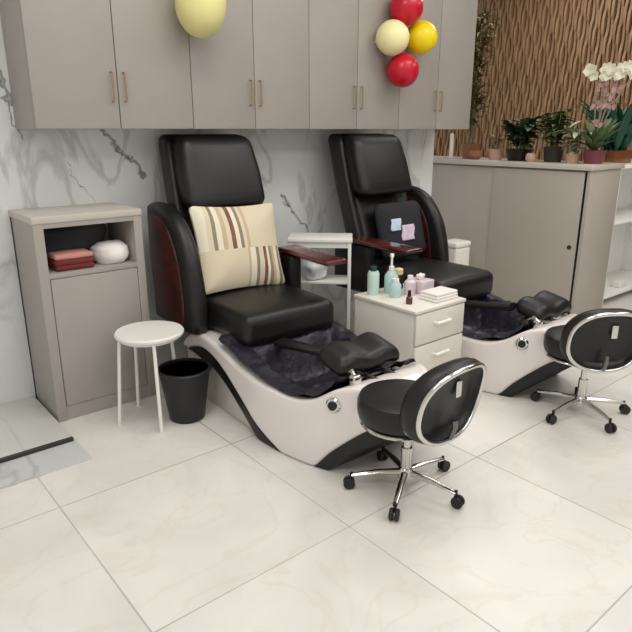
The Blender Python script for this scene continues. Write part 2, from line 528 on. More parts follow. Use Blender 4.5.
for k in range(4): wall_cabinet(xs[k], xs[k+1], labs[k])

# ------------------------------------------------------------------ low niche cabinet
t = thing('niche_cabinet', 'low greige cabinet with an open niche above a plain door, beside the white stool', 'cabinet', (1.12, 3.55, 0))
x0, x1 = -.28, .28
b = BM()
box(b, x0, x0+.05, -.40, -.002, 0, 1.06, .002); box(b, x1-.045, x1, -.40, -.002, 0, 1.06, .002)
box(b, x0, x1, -.03, -.002, 0, 1.06)
box(b, x0+.05, x1-.045, -.40, -.03, .78, .805, .001)
box(b, x0+.05, x1-.045, -.40, -.03, 1.035, 1.06)
box(b, x0+.05, x1-.045, -.395, -.03, .0, .08)
link('body', b, M['cab'], t)
b = BM(); box(b, x0-.003, x1+.003, -.404, -.002, 1.06, 1.095, .003); link('top', b, M['top'], t)
b = BM(); box(b, x0+.053, x1-.048, -.402, -.382, .083, .777, .003); link('door', b, M['cab'], t)
b = BM(); lathe(b, [(.007, 0), (.009, .012), (.006, .016), (0, .017)], mtx=Matrix.Rotation(PI/2, 3, 'X'), loc=(.19, -.402, .45), seg=14)
link('knob', b, M['brass'], t)
# things in the niche
b = BM()
pad(b, (.36, .12, .20), .04, puff=(0, .02, .0), fn=lambda c: (c.x+.02*math.sin(c.z*20), c.y, c.z+.012*math.sin(c.x*17)))
tag(link('fabric_bag', b, M['bag_dark'], None, loc=(1.10, 3.43, .908)), 'charcoal soft fabric bag at the back of the cabinet niche', 'bag')
b = BM()
for k, (w, dz) in enumerate(((.20, 0), (.205, .026))):
    pad(b, (w, .15, .03), .014, loc=(0, 0, .015+dz), puff=(0, 0, .002), n=5)
tag(link('folded_towel', b, M['towel_red'], None, loc=(1.035, 3.25, .806)), 'folded dark red towel lying in the cabinet niche', 'towel')
b = BM()
pad(b, (.20, .14, .026), .012, loc=(0, 0, .013), puff=(0, 0, .006), n=5)
tag(link('folded_towel', b, M['towel_pink'], None, loc=(1.035, 3.25, .863)), 'folded pink towel lying on top of the dark red towel', 'towel')
b = BM()
lathe(b, [(.0, 0), (.075, 0), (.098, .025), (.105, .05), (.095, .085), (.06, .108), (0, .116)], seg=26)
for v in b.verts: v.co += Vector((1, .8, .5))*.010*noise.noise(v.co*14)*(1 if v.co.z > .01 else 0)
tag(link('towel_bundle', b, M['white_cloth'], None, loc=(1.255, 3.27, .806)), 'rounded bundled white towel in the cabinet niche beside the red towel', 'towel')

# ------------------------------------------------------------------ sideboard on the right
t = thing('sideboard', 'long taupe sliding-door sideboard carrying the row of potted plants', 'cabinet', (4.71, 2.33, 0))
b = BM()
box(b, .03, .50, .04, 2.3, .06, 1.195, .002); box(b, .05, .48, .05, 2.28, 0, .06)
link('body', b, M['cab2'], t)
b = BM(); box(b, -.02, .53, -.012, 2.34, 1.20, 1.24, .004); link('counter_top', b, M['top'], t)
b = BM(); box(b, 0.004, .50, 0, .032, .002, 1.198, .002); link('end_panel', b, M['cab2'], t)
b = BM(); box(b, .004, .029, .033, .049, .03, 1.185); link('shadow_gap_strip', b, M['plastic_black'], t)['label'] = 'dark strip imitating the shadow gap beside the sliding door'  # black strip stands in for the shade inside the door gap
for (ya, yb, xx) in ((.050, .875, .0), (.873, 1.72, .011), (1.718, 2.29, .0)):
    b = BM(); box(b, xx+.002, xx+.018, ya, yb, .03, 1.185, .002); d = link('door', b, M['cab2'], t)
    if ya < .1:
        b = BM(); lathe(b, [(.018, 0), (.018, .006), (.013, .008), (.012, .003), (0, .003)], mtx=Matrix.Rotation(-PI/2, 3, 'Y'), loc=(xx+.0025, ya+.055, .59), seg=18)
        link('finger_pull', b, M['steelpull'], d)['label'] = 'round dark finger pull'

# white shelf unit to the right of the sideboard
t = thing('shelf_unit', 'white open shelf unit to the right of the taupe sideboard', 'shelf', (5.26, 2.36, 0))
b = BM()
box(b, 0, .03, 0, .45, 0, 1.19, .002); box(b, 1.27, 1.30, 0, .45, 0, 1.19, .002); box(b, .03, 1.27, .43, .45, 0, 1.19)
link('body', b, M['white_shelf'], t)
b = BM(); box(b, -.01, 1.31, -.01, .46, 1.19, 1.22, .003); link('top', b, M['white_shelf'], t)
for z in (.06, .72):
    b = BM(); box(b, .03, 1.27, .005, .43, z, z+.025, .002); link('shelf', b, M['white_shelf'], t)
b = BM()
lathe(b, [(0, 0), (.045, 0), (.05, .01), (.05, .15), (.04, .19), (.018, .21), (.018, .25), (0, .25)], seg=20)
tag(link('bottle', b, M['olive'], None, loc=(5.66, 2.58, .745)), 'dark olive bottle standing on the white shelf unit', 'bottle')
b = BM(); pad(b, (.12, .09, .06), .012, loc=(0, 0, .03), n=3)
tag(link('storage_box', b, M['white_plastic'], None, loc=(5.78, 2.46, .0855)), 'small white box on the lowest board of the white shelf unit', 'box')

# white bin behind the far chair
t = thing('waste_bin', 'white rectangular waste bin standing behind the far chair by the sideboard', 'bin', (4.26, 3.22, 0))
b = BM(); pad(b, (.20, .17, .54), .02, loc=(0, 0, .27), n=3); link('body', b, M['white_plastic'], t)
b = BM(); pad(b, (.21, .18, .05), .02, loc=(0, 0, .566), n=3); link('lid', b, M['white_plastic'], t)

# ------------------------------------------------------------------ pedicure chair (local: faces -y, origin on the floor under the backrest top)
def chair(label, loc, rz, wing, seat_dy=0., foot_dx=0., foot_dz=0.):
    t = thing('pedicure_chair', label, 'chair', loc, rz, 'pedicure chairs along the marble wall')
    O = 3.3
    def yz(l): return [(y-O, z) for y, z in l]
    topline = [(3.08, .27), (3.075, .32), (3.03, .362), (2.95, .40), (2.84, .417), (2.72, .405), (2.6, .378), (2.45, .345), (2.3, .328), (2.15, .318), (2.04, .315), (1.96, .33), (1.90, .36), (1.84, .402), (1.78, .43), (1.71, .437), (1.64, .42), (1.57, .385), (1.53, .34), (1.52, .31)]
    frontarch = [(1.55, .298), (1.60, .288), (1.68, .25), (1.76, .18), (1.85, .09), (1.92, .0)]
    backarch = [(2.12, 0), (2.30, .075), (2.40, .14), (2.50, .205), (2.60, .265), (2.72, .315), (2.85, .335), (2.97, .31), (3.04, .285)]
    tl, fa, ba = catmull(topline, 3), catmull(frontarch, 3), catmull(backarch, 3)
    outline = yz(tl + fa + ba)
    def taper(x, y, z):
        f = max(0, min(1, (2.36-O-y)/.845))          # boat-shaped plan: the nose narrows to a blunt tip
        return (x*max(.12, (1-f**2.1)**.68), y, z)
    b = BM()
    def bot(y):
        if y < 1.92: return max(.0, interp(fa, y))
        if y > 2.12: return max(.0, interp(ba, y))
        return .0
    def top(y): return interp(tl, y)
    ys = [1.522, 1.526, 1.532, 1.54] + [1.55+.02*k for k in range(76)] + [3.06, 3.068, 3.074, 3.078]
    hull(b, -.372, -.295, top, bot, ys, O, taper)
    hull(b, .295, .372, top, bot, ys, O, taper)
    def itop(y):
        k = max(0, min(1, min(y-1.86, 2.50-y)/.10))
        return top(y)*(1-k) + min(.10, top(y))*k
    def ibot(y):
        if y <= 2.12: return bot(y)
        return min(bot(y), max(0, itop(y)-.05))
    hull(b, -.31, .31, itop, ibot, ys, O, taper, rad=.004)
    shell = link('foot_spa_shell', b, M['white_gloss'], t); shell['label'] = 'glossy white curved foot spa shell'
    # black edging bands under the two arches
    b = BM()
    ye = [2.135+.02*k for k in range(46)]
    hull(b, -.364, .364, lambda y: max(.012, bot(y)-.001), lambda y: max(.001, bot(y)-.075*min(1, max(0, 3.07-y)/.2)), ye, O, taper, rad=.008, side=3)
    link('rear_edging', b, M['plastic_black'], t)['label'] = 'black edging under the rear arch'
    b = BM()
    ye = [1.545+.0125*k for k in range(31)]
    hull(b, -.364, .364, lambda y: max(.006, bot(y)-.001), lambda y: max(.001, bot(y)-.085*min(1, max(0, y-1.53)/.12)**.6), ye, O, taper, rad=.010, side=3)
    link('front_edging', b, M['plastic_black'], t)['label'] = 'black lens-shaped edging under the front arch'
    # recessed pale pedestal carrying the seat
    b = BM(); box(b, -.33, .33, 2.36-O, 3.16-O, .0, .0, 0) if False else None
    prism_yz(b, yz([(2.30, .002), (3.12, .002), (3.12, .30), (2.97, .285), (2.85, .305), (2.72, .285), (2.60, .235), (2.50, .175), (2.40, .108)]), -.33, .33, .004)
    link('pedestal', b, M['white_panel'], t)
    # crumpled liner over the tub
    b = BM()
    nu, nv = 40, 44; rows = []
    def topz(y):
        for a, c in zip(tl, tl[1:]):
            if a[0] >= y >= c[0]:
                f = (a[0]-y)/(a[0]-c[0]+1e-9); return a[1]+(c[1]-a[1])*f
        return .4
    for j in range(nv+1):
        y = 1.83 + (2.66-1.83)*j/nv; row = []
        for i in range(nu+1):
            x = -.365 + .73*i/nu
            ax = abs(x); e = max(0, min(1, (ax-.17)/.11)); e = e*e*(3-2*e)
            ey = max(0, min(1, (max(1.99-y, y-2.45)+.08)/.14)); ee = max(e, ey*ey*(3-2*ey))
            rim = topz(y)+.022+.03*max(0, min(1, (y-2.1)/.3))
            z = rim*ee + (.20)*(1-ee)
            wr = noise.noise((x*9, y*9, 3.1))*.022 + noise.noise((x*22, y*22, 7.7))*.012
            z += wr + .012
            if ax > .35: z -= (ax-.35)*1.2
            x2 = x + .01*noise.noise((y*14, z*14, 1.3))
            row.append(b.verts.new((taper(x2, y-O, 0)[0], y-O, max(z, .16 if ax < .27 else topz(y)+.006))))
        rows.append(row)
    for r0, r1 in zip(rows, rows[1:]):
        for i in range(nu): b.faces.new((r0[i], r0[i+1], r1[i+1], r1[i]))
    o = link('tub_liner', b, M['liner'], t); o['label'] = 'crumpled dark plum plastic liner over the foot basin'
    # knob and chrome tap on the front deck
    ky, kz = 1.82-O, .345
    ka, kb = taper(-.372, ky, 0)[0], taper(-.372, ky-.02, 0)[0]
    kr = Rz(math.atan2(kb-ka, .02)) @ Matrix.Rotation(-PI/2, 3, 'Y'); kn_n = kr @ V(0, 0, 1)
    b = BM(); lathe(b, [(.036, -.02), (.036, .008), (.028, .015), (.0, .016)], mtx=kr, loc=V(ka, ky, kz), seg=22)
    kn = link('control_knob', b, M['chrome'], t); kn['label'] = 'round chrome control knob on the side of the spa'
    b = BM(); lathe(b, [(.021, 0), (.021, .006), (0, .007)], mtx=kr, loc=V(ka, ky, kz)+kn_n*.0155, seg=18); link('knob_cap', b, M['plastic_black'], kn)
    b = BM()
    pad(b, (.045, .045, .05), .012, loc=(-.17, 1.79-O, .448), n=2)
    sweep(b, [(-.17, 1.79-O, .462), (-.165, 1.82-O, .478), (-.16, 1.855-O, .455)], .010, 10)
    link('tap', b, M['chrome'], t)['label'] = 'chrome water tap'
    # footrest
    b = BM()
    prism_yz(b, yz([(1.90, .33), (1.96, .33), (1.96, .42), (1.90, .42)]), -.06, .06, .004)
    sweep(b, [(-.055, 1.80-O, .40), (-.055, 1.76-O, .42), (-.055, 1.90-O, .425)], .014, 8)
    sweep(b, [(.055, 1.80-O, .40), (.055, 1.76-O, .42), (.055, 1.90-O, .425)], .014, 8)
    for k in range(3): box(b, -.10, .10, 1.84+k*.05-O, 1.865+k*.05-O, .412, .425, .002)
    link('footrest_bracket', b, M['metal_grey'], t)
    b = BM()
    pad(b, (.38, .19, .08), .039, loc=(.0+foot_dx, 1.94-O-foot_dz*1.0, .49-foot_dz), puff=(0, 0, .008), n=8, fn=lambda c: (c.x, c.y*(1+.25*c.x), c.z+c.y*.22-.012*math.cos(c.x*30)))
    sweep(b, [(-.10, 2.0-O, .49), (-.11, 2.2-O, .46), (-.10, 2.46-O, .42)], [.05, .04, .05], 10, flat=.5)
    link('footrest', b, M['leather'], t)
    # seat
    b = BM(); box(b, -.26, .26, 2.58-O, 3.12-O, .33, .43, .02)
    link('seat_base', b, M['plastic_black'], t)
    b = BM()
    pad(b, (.60, .64, .17), .05, loc=(0, 2.80-O-seat_dy, .505), puff=(0, 0, .018), n=8, fn=lambda c: (c.x, c.y, c.z-.05*max(0, -c.y-.18)))
    st = link('seat', b, M['leather'], t)
    b = BM()
    sweep(b, [(-.25, 2.525-O-seat_dy, .575), (.25, 2.525-O-seat_dy, .575)], .004, 6)
    link('piping', b, M['leather2'], st)
    # backrest follows a reclined line
    def bl(z): return 3.075 + (z-.58)*.35 - O        # y of the front face
    b = BM()
    def fb(c):
        z = c.z + 1.0
        w = 1.0 - .10*max(0, (z-1.1)/.4) - .05*max(0, (.8-z)/.3)
        side = (abs(c.x)/.30)
        wing = .075*max(0, side-.70)/.30
        return (c.x*w, c.y + bl(z) + .075 - wing*(1 if c.y < 0 else .3), z)
    pad(b, (.60, .13, .95), .055, n=10, fn=fb)
    bk = link('backrest', b, M['leather2'], t)
    for s in (-1, 1):
        b = BM(); lathe(b, [(.018, 0), (.022, .005), (.012, .008), (0, .006)], mtx=Matrix.Rotation(PI/2, 3, 'X'), loc=(s*.245, bl(1.36)-.022, 1.36), seg=16)
        link('grommet', b, M['metal_grey'], bk)
    b = BM()
    pad(b, (.53, .17, .41), .06, n=8, puff=(0, .015, 0), fn=lambda c: (c.x*(1-.10*max(0, c.z/.2)), c.y + bl(c.z+1.265) - .075, c.z+1.265))
    link('headrest', b, M['leather'], t)
    b = BM()
    pad(b, (.44, .07, .44), .03, n=8, puff=(0, .012, 0), fn=lambda c: (c.x, c.y + bl(c.z+.84) + .022, c.z+.84))
    link('lumbar_pad', b, M['leather'], t)
    # arms: a tall wing on one side, a low pad under a wood tray on the other
    prof = [(3.36, .40), (3.40, .75), (3.40, 1.04), (3.36, 1.095), (3.26, 1.10), (3.16, 1.085), (3.06, 1.04), (2.98, .96), (2.91, .85), (2.87, .73), (2.845, .60), (2.84, .48), (2.87, .41), (2.99, .39)]
    pr = catmull(prof, 3)
    for s in (-1, 1):
        b = BM()
        if s == wing:
            xa, xb = (-.41, -.31) if s < 0 else (.31, .41)
            prism_yz(b, yz(pr), xa, xb, .04, steps=4)
            arm = link('armrest', b, M['leather'], t); arm['label'] = 'tall winged armrest'
            sm = [((p[0]-3.12)*.70+3.15, (p[1]-.75)*.84+.74) for p in pr]
            b = BM(); prism_yz(b, yz(sm), s*.412-.006, s*.412+.006, .004)
            link('side_panel', b, M['burg_dark'], arm)['label'] = 'dark burgundy lacquered side panel'
            b = BM(); prism_yz(b, yz(sm), s*.308-.004, s*.308+.004, .003)
            link('side_panel', b, M['burg_dark'], arm)['label'] = 'dark burgundy inner side panel'
        else:
            pad(b, (.09, .34, .34), .035, loc=(s*.352, 3.10-O, .595), n=4)
            arm = link('armrest', b, M['leather'], t); arm['label'] = 'low armrest under the wood tray'
            b = BM()
            pad(b, (.15, .56, .03), .013, loc=(s*.362, 2.81-O, .782), n=4, fn=lambda c: (c.x+.02*math.sin(c.y*6), c.y, c.z))
            link('arm_tray', b, M['burgundy'], arm)['label'] = 'burgundy wood arm tray'
    return t
c1 = chair('black leather pedicure massage chair with white foot spa, holding the striped pillow', (1.95, 3.3, 0), math.radians(-2), -1, 0, -.01)
c2 = chair('black leather pedicure massage chair with white foot spa, the farther one beside the sideboard', (3.225, 3.235, 0), math.radians(1.0), 1, .10, .12, .02)

# pillow and cushion
b = BM()
pad(b, (.55, .15, .49), .035, n=12, fn=lambda c: (c.x*(1+.07*abs(c.z/.24)**2-.03), c.y*(1-.8*max(abs(c.x)/.27, abs(c.z)/.24)**2.5), c.z*(1+.07*abs(c.x/.27)**2-.03)))
o = link('pillow', b, M['pillow']); o.location = (1.935, 3.02, .84); o.rotation_euler = (math.radians(-17), math.radians(2), math.radians(-2))
tag(o, 'cream patchwork pillow with brown and red stripes leaning on the near chair', 'pillow')
t = thing('cushion', 'dark charcoal cushion with a pale print leaning on the far chair', 'cushion', (3.30, 2.99, .81), math.radians(3))
t.rotation_euler = (math.radians(-16), 0, math.radians(1))
b = BM()
pad(b, (.46, .13, .40), .06, n=8, fn=lambda c: (c.x, c.y*(1-.5*max(abs(c.x)/.23, abs(c.z)/.20)**3), c.z))
link('cover', b, M['dark_cloth'], t)
b = BM(); pad(b, (.10, .012, .085), .006, n=4, loc=(-.11, -.064, .035), fn=lambda c: (c.x+.01*math.sin(c.z*60), c.y, c.z)); link('print', b, M['print_blue'], t)['label'] = 'pale blue printed patch'
b = BM(); pad(b, (.13, .012, .11), .006, n=4, loc=(.0, -.066, -.03), fn=lambda c: (c.x+.012*math.sin(c.z*50), c.y, c.z)); link('print', b, M['print_pink'], t)['label'] = 'pale lilac printed patch'

# ------------------------------------------------------------------ white side table
ang = math.radians(-43)
t = thing('side_table', 'narrow white side table standing between the two pedicure chairs', 'table', (2.62, 3.085, 0), ang)
L2, W2, H2 = .212, .13, .825
b = BM(); box(b, -L2, L2, -W2, W2, H2-.025, H2, .006); link('tabletop', b, M['white_paint'], t)
b = BM()
for s in (-1, 1):
    box(b, -L2+.02, L2-.02, s*(W2-.02)-.008, s*(W2-.02)+.008, H2-.06, H2-.026); box(b, s*(L2-.02)-.008, s*(L2-.02)+.008, -W2+.02, W2-.02, H2-.06, H2-.026)
link('apron', b, M['white_paint'], t)
for sx in (-1, 1):
    for sy in (-1, 1):
        b = BM(); box(b, sx*(L2-.018)-.011, sx*(L2-.018)+.011, sy*(W2-.018)-.011, sy*(W2-.018)+.011, 0, H2-.026, .003); link('leg', b, M['white_paint'], t)
b = BM(); box(b, -L2+.02, L2-.02, -W2+.02, W2-.02, .52, .535, .003); link('shelf', b, M['white_paint'], t)
b = BM()
pad(b, (.17, .13, .18), .05, loc=(0, 0, .09), n=8)
for v in b.verts: v.co += Vector((noise.noise(v.co*16), noise.noise(v.co*16+V(3, 1, 2)), .4*noise.noise(v.co*16+V(9, 1, 2))))*.022*min(1, v.co.z/.03)
for v in b.verts: v.co.z = max(v.co.z, 0)
sweep(b, [(-.05, 0, .16), (-.04, 0, .20), (0, 0, .215), (.04, 0, .20), (.05, 0, .16)], .008, 6)
tag(link('plastic_bag', b, M['bag'], None, loc=(2.57, 3.09, .536)), 'crumpled white plastic bag on the lower shelf of the white side table', 'bag')

# ------------------------------------------------------------------ white drawer cart
t = thing('drawer_cart', 'white three-drawer cart between the two foot spas, crowded with bottles', 'cart', (2.545, 2.22, 0))
b = BM(); box(b, -.205, .205, -.215, .23, .04, .58, .003)
link('body', b, M['white_cart'], t)
b = BM(); box(b, -.212, .212, -.235, .235, .58, .60, .004); link('top', b, M['white_cart'], t)
for k in range(3):
    b = BM(); z0 = .05+k*.178
    box(b, -.202, .202, -.233, -.216, z0, z0+.17, .003); d = link('drawer', b, M['white_cart'], t)
    b = BM(); sweep(b, [(-.055, -.234, z0+.105), (-.055, -.255, z0+.105), (.055, -.255, z0+.105), (.055, -.234, z0+.105)], .009, 8); link('handle', b, M['white_plastic'], d)
for sx in (-1, 1):
    for sy in (-1, 1):
        b = BM(); lathe(b, [(0, -.009), (.019, -.009), (.02, 0), (.019, .009), (0, .009)], mtx=Matrix.Rotation(PI/2, 3, 'Y'), loc=(sx*.17, sy*.18, .02), seg=16)
        box(b, sx*.17-.012, sx*.17+.012, sy*.18-.008, sy*.18+.008, .03, .041)
        link('caster', b, M['rubber'], t)

def bottle(name, label, prof, m, loc, cap=None, capm=None, cat='bottle', seg=20):
    t = thing(name, label, cat, loc)
    b = BM(); lathe(b, prof, seg=seg); link('body', b, m, t)
    if cap:
        b = BM(); lathe(b, cap, seg=seg); link('cap', b, capm, t)
    return t
Z = .60
bottle('lotion_bottle', 'tall pale mint lotion bottle on the left edge of the cart', [(0, 0), (.03, 0), (.034, .01), (.034, .12), (.028, .135), (0, .137)], M['mint'], (2.42, 2.385, Z),
       [(.0, .1375), (.018, .1375), (.018, .165), (0, .166)], M['teal_dark'])
t = bottle('pump_bottle', 'pale aqua pump bottle with tall white pump on the cart', [(0, 0), (.036, 0), (.04, .01), (.04, .10), (.02, .13), (0, .132)], M['aqua'], (2.525, 2.345, Z))
b = BM(); lathe(b, [(0, .1325), (.016, .1325), (.016, .155), (.007, .157), (.007, .21), (.012, .212), (.012, .228), (0, .23)], seg=16)
sweep(b, [(0, 0, .222), (-.02, -.02, .222), (-.038, -.038, .212)], [.008, .007, .005], 8); link('pump', b, M['white_plastic'], t)['label'] = 'white pump head'
bottle('jar', 'dark brown jar with cream lid behind the lilac bottles', [(0, 0), (.028, 0), (.03, .008), (.03, .075), (.024, .085), (0, .086)], M['dark_brown'], (2.635, 2.39, Z),
       [(0, .0865), (.027, .0865), (.027, .115), (.02, .12), (0, .121)], M['cream'], 'jar')
bottle('lotion_bottle', 'squat clear aqua bottle between the pump bottle and the lilac bottle', [(0, 0), (.03, 0), (.033, .008), (.033, .07), (.022, .085), (0, .086)], M['aqua'], (2.475, 2.265, Z),
       [(0, .0865), (.02, .0865), (.02, .105), (0, .106)], M['white_plastic'])
bottle('lilac_bottle', 'pale lilac bottle with white cap at the cart centre', [(0, 0), (.03, 0), (.033, .008), (.033, .075), (.018, .09), (0, .091)], M['lilac'], (2.575, 2.245, Z),
       [(0, .0915), (.016, .0915), (.016, .112), (0, .113)], M['white_plastic'])
bottle('nail_polish', 'small maroon nail polish bottle at the front of the cart', [(0, 0), (.017, 0), (.018, .005), (.018, .035), (.009, .043), (0, .0435)], M['maroon'], (2.425, 2.115, Z),
       [(0, .044), (.0105, .044), (.009, .075), (0, .076)], M['dark_brown'])
t = thing('tissue_box', 'white tissue box with lilac side at the right of the cart', 'box', (2.67, 2.25, Z), .1)
b = BM(); pad(b, (.11, .12, .075), .006, loc=(0, 0, .0375), n=3); link('carton', b, M['lilac'], t)
b = BM(); lathe(b, [(0, .0755), (.02, .0755), (.028, .10), (.018, .105), (0, .09)], seg=14, sx=1.4, sy=.6)
for v in b.verts: v.co.z += .006*math.sin(v.co.x*160)
for v in b.verts: v.co.z = max(v.co.z, .0752)
link('tissue', b, M['white_cloth'], t)
b = BM()
for k in range(3): pad(b, (.19-.006*k, .13-.004*k, .016), .0075, loc=(.002*k, 0, .008+.0155*k), n=5, puff=(0, 0, .001))
tag(link('folded_towel', b, M['white_cloth'], None, loc=(2.635, 2.085, Z)), 'folded white towel on the front right of the cart top', 'towel')

# ------------------------------------------------------------------ round white stool
t = thing('side_stool', 'round white metal stool in front of the low niche cabinet', 'stool', (1.275, 2.885, 0))
b = BM(); lathe(b, [(0, .472), (.165, .472), (.176, .478), (.178, .49), (.172, .498), (.0, .50)], seg=40); link('seat', b, M['white_paint'], t)
for a in (167, 252, 22, 95):
    a = math.radians(a); c, s = math.cos(a), math.sin(a)
    b = BM(); sweep(b, [(c*.155, s*.155, .471), (c*.162, s*.162, .40), (c*.195, s*.195, .0)], .0095, 10); link('leg', b, M['white_paint'], t)
b = BM(); sweep(b, [(.15*math.cos(2*PI*k/32), .15*math.sin(2*PI*k/32), .464) for k in range(32)], .007, 8, closed=True); link('ring', b, M['white_paint'], t)

# ------------------------------------------------------------------ black waste bin
t = thing('waste_bin', 'round black plastic waste bin beside the white stool and near foot spa', 'bin', (1.405, 2.775, 0))
b = BM(); lathe(b, [(0, 0), (.088, 0), (.094, .006), (.135, .28), (.129, .28), (.090, .014), (0, .012)], seg=36)
link('body', b, M['bin'], t)
b = BM(); lathe(b, [(.128, .276), (.142, .276), (.145, .284), (.140, .292), (.128, .292), (.126, .284), (.128, .276)], seg=36); link('rim', b, M['plastic_black'], t)

# ------------------------------------------------------------------ round-back pedicure stool (local: backrest on -y)
def stool():
    t = thing('pedicure_stool', 'low black stool with round chrome-rimmed backrest in front of the near foot spa', 'stool', (1.80, 1.545, 0), math.radians(1), 'wheeled pedicure stools')
    b = BM(); lathe(b, [(0, .055), (.034, .055), (.036, .07), (.03, .095), (.02, .105), (0, .106)], seg=20); link('hub', b, M['chrome'], t)
    b = BM(); lathe(b, [(0, .106), (.024, .106), (.024, .20), (.016, .202), (.016, .325), (0, .326)], seg=20); link('gas_lift', b, M['chrome'], t)
    for k in range(5):
        a = math.radians(-149 + 72*k); c, s = math.cos(a), math.sin(a)
        b = BM(); sweep(b, [(c*.02, s*.02, .082), (c*.12, s*.12, .078), (c*.235, s*.235, .062)], [.017, .015, .011], 10, flat=.8); lg = link('leg', b, M['chrome'], t)
        b = BM()
        sweep(b, [(c*.235, s*.235, .075), (c*.235, s*.235, .03)], .007, 8)
        for w in (-1, 1):
            off = V(-s, c, 0)*.012*w
            m3 = Matrix.Rotation(a, 3, 'Z') @ Matrix.Rotation(PI/2, 3, 'X')
            lathe(b, [(0, -.008), (.022, -.008), (.0255, -.004), (.0255, .004), (.022, .008), (0, .008)], mtx=m3, loc=V(c*.245, s*.245, .0256)+off, seg=20)
        link('caster', b, M['rubber'], lg)
    b = BM(); lathe(b, [(0, .326), (.12, .326), (.172, .333), (.176, .341), (.168, .348), (0, .348)], loc=(-.045, 0, 0), seg=36); link('seat_ring', b, M['chrome'], t)['label'] = 'chrome ring under the seat'
    b = BM(); lathe(b, [(0, .349), (.16, .349), (.178, .361), (.185, .386), (.185, .43), (.176, .452), (.15, .464), (.08, .470), (0, .471)], loc=(-.045, 0, 0), seg=40); link('seat', b, M['leather'], t)
    # round backrest, curved a little around the seat
    yb = -.228; zc = .50; xb = -.03
    def bend(x, y, z):
        return (x + xb, y + yb + .9*x*x + .0 - (z)*.18, z+zc)
    hw, hh = .203, .17
    def se(a, sw=1., p=2.4):
        c, s = math.cos(a), math.sin(a)
        return (hw*sw*math.copysign(abs(c)**(2/p), c), hh*sw*math.copysign(abs(s)**(2/p), s))
    n = 48
    # section from the front centre round the rim to the back recess
    sec = [(0, .060), (.5, .060), (.8, .062), (.93, .054), (1.0, .028), (1.02, 0.0), (1.0, -.022), (.96, -.034), (.90, -.036)]
    b = BM(); rings = []
    for f, d in sec:
        if f == 0: rings.append([b.verts.new(bend(0, d, 0))]); continue
        rings.append([b.verts.new(bend(se(2*PI*k/n, f)[0], d, se(2*PI*k/n, f)[1])) for k in range(n)])
    back = [(.84, -.010), (.74, .004), (.3, .006), (0, .006)]
    for f, d in back:
        if f == 0: rings.append([b.verts.new(bend(0, d, 0))]); continue
        rings.append([b.verts.new(bend(se(2*PI*k/n, f)[0], d, se(2*PI*k/n, f)[1])) for k in range(n)])
    for A, B in zip(rings, rings[1:]):
        for k in range(n):
            vs = ([A[k], A[(k+1) % n]] if len(A) > 1 else [A[0]]) + ([B[(k+1) % n], B[k]] if len(B) > 1 else [B[0]])
            b.faces.new(vs)
    bk = link('backrest', b, M['leather'], t)
    b = BM(); sweep(b, [bend(se(2*PI*k/n, .93)[0], -.038, se(2*PI*k/n, .93)[1]) for k in range(n)], .0105, 10, closed=True)
    link('rim', b, M['chrome'], bk)['label'] = 'chrome rim around the backrest'
    b = BM(); pad(b, (.032, .012, .07), .005, loc=bend(.03, -.004, .05), n=2); link('bracket', b, M['chrome'], bk)['label'] = 'chrome bracket plate'
    b = BM(); sweep(b, [(xb, -.10, .334), (xb, -.20, .335), (xb, yb-.01, .345), (xb, yb-.03, .40), (xb, yb-.026, .43)], .011, 8, flat=1.0); link('back_bar', b, M['metal_grey'], t)
    return t
s1 = stool()
s2 = dup(s1, (3.10, 1.43, 0), math.radians(-38), 'low black stool with round chrome-rimmed backrest in front of the far foot spa')

# ------------------------------------------------------------------ balloons
def balloon(loc, r, h, m, label, tilt=(0, 0), group=None):
    t = thing('balloon', label, 'balloon', loc, 0, group)
    t.rotation_euler = (tilt[0], tilt[1], 0)
    b = BM(); pr = []
    for k in range(25):
        a = -PI/2 + PI*k/24
        rr = r*math.cos(a); z = h*math.sin(a)
        if z < 0: rr *= 1-.10*(z/h)**2
        pr.append((max(rr, 0), z))
    lathe(b, pr, seg=36); link('body', b, m, t)
    b = BM(); lathe(b, [(.004, -h-.001), (.006, -h-.010), (.016, -h-.020), (.012, -h-.022), (0, -h-.016)], seg=14); link('knot', b, m, t)
balloon((1.782, 3.062, 2.125), .132, .165, M['balloon_pale'], 'large pale yellow balloon hanging alone on the left wall cabinets', (PI, .06))
G = 'cluster of four balloons on the wall cabinet'
balloon((3.37, 3.084, 2.285), .113, .115, M['balloon_red'], 'red balloon at the top of the four balloon cluster', (.9, .25), G)
balloon((3.245, 3.085, 2.09), .112, .114, M['balloon_cream'], 'pale cream balloon on the left of the cluster', (1.2, 1.2), G)
balloon((3.535, 3.085, 2.115), .112, .114, M['balloon_yellow'], 'bright yellow balloon on the right of the cluster', (1.2, -1.2), G)
balloon((3.36, 3.085, 1.895), .112, .114, M['balloon_red'], 'red balloon at the bottom of the four balloon cluster', (PI-.5, .2), G)

# ------------------------------------------------------------------ plants on the sideboard
def leaf(bm, base, d, up, L, W, droop, seg=5, fold=.25):
    d = d.normalized(); side = d.cross(up)
    if side.length < 1e-4: side = Vector((1, 0, 0))
    side.normalize(); prev = None; p = Vector(base); dirv = d.copy()
    for k in range(seg+1):
        t = k/seg
        w = W*math.sin(PI*min(1, .08+.92*t))**.8*(.5 if k == seg else 1)
        if k == seg: w = .0008
        nrm = side.cross(dirv).normalized()
        row = [bm.verts.new(p-side*w/2+nrm*fold*w/2), bm.verts.new(p), bm.verts.new(p+side*w/2+nrm*fold*w/2)]
        if prev:
            bm.faces.new((prev[0], prev[1], row[1], row[0])); bm.faces.new((prev[1], prev[2], row[2], row[1]))
        prev = row
        p = p + dirv*(L/seg); dirv = (dirv + Vector((0, 0, -droop/seg))).normalized()

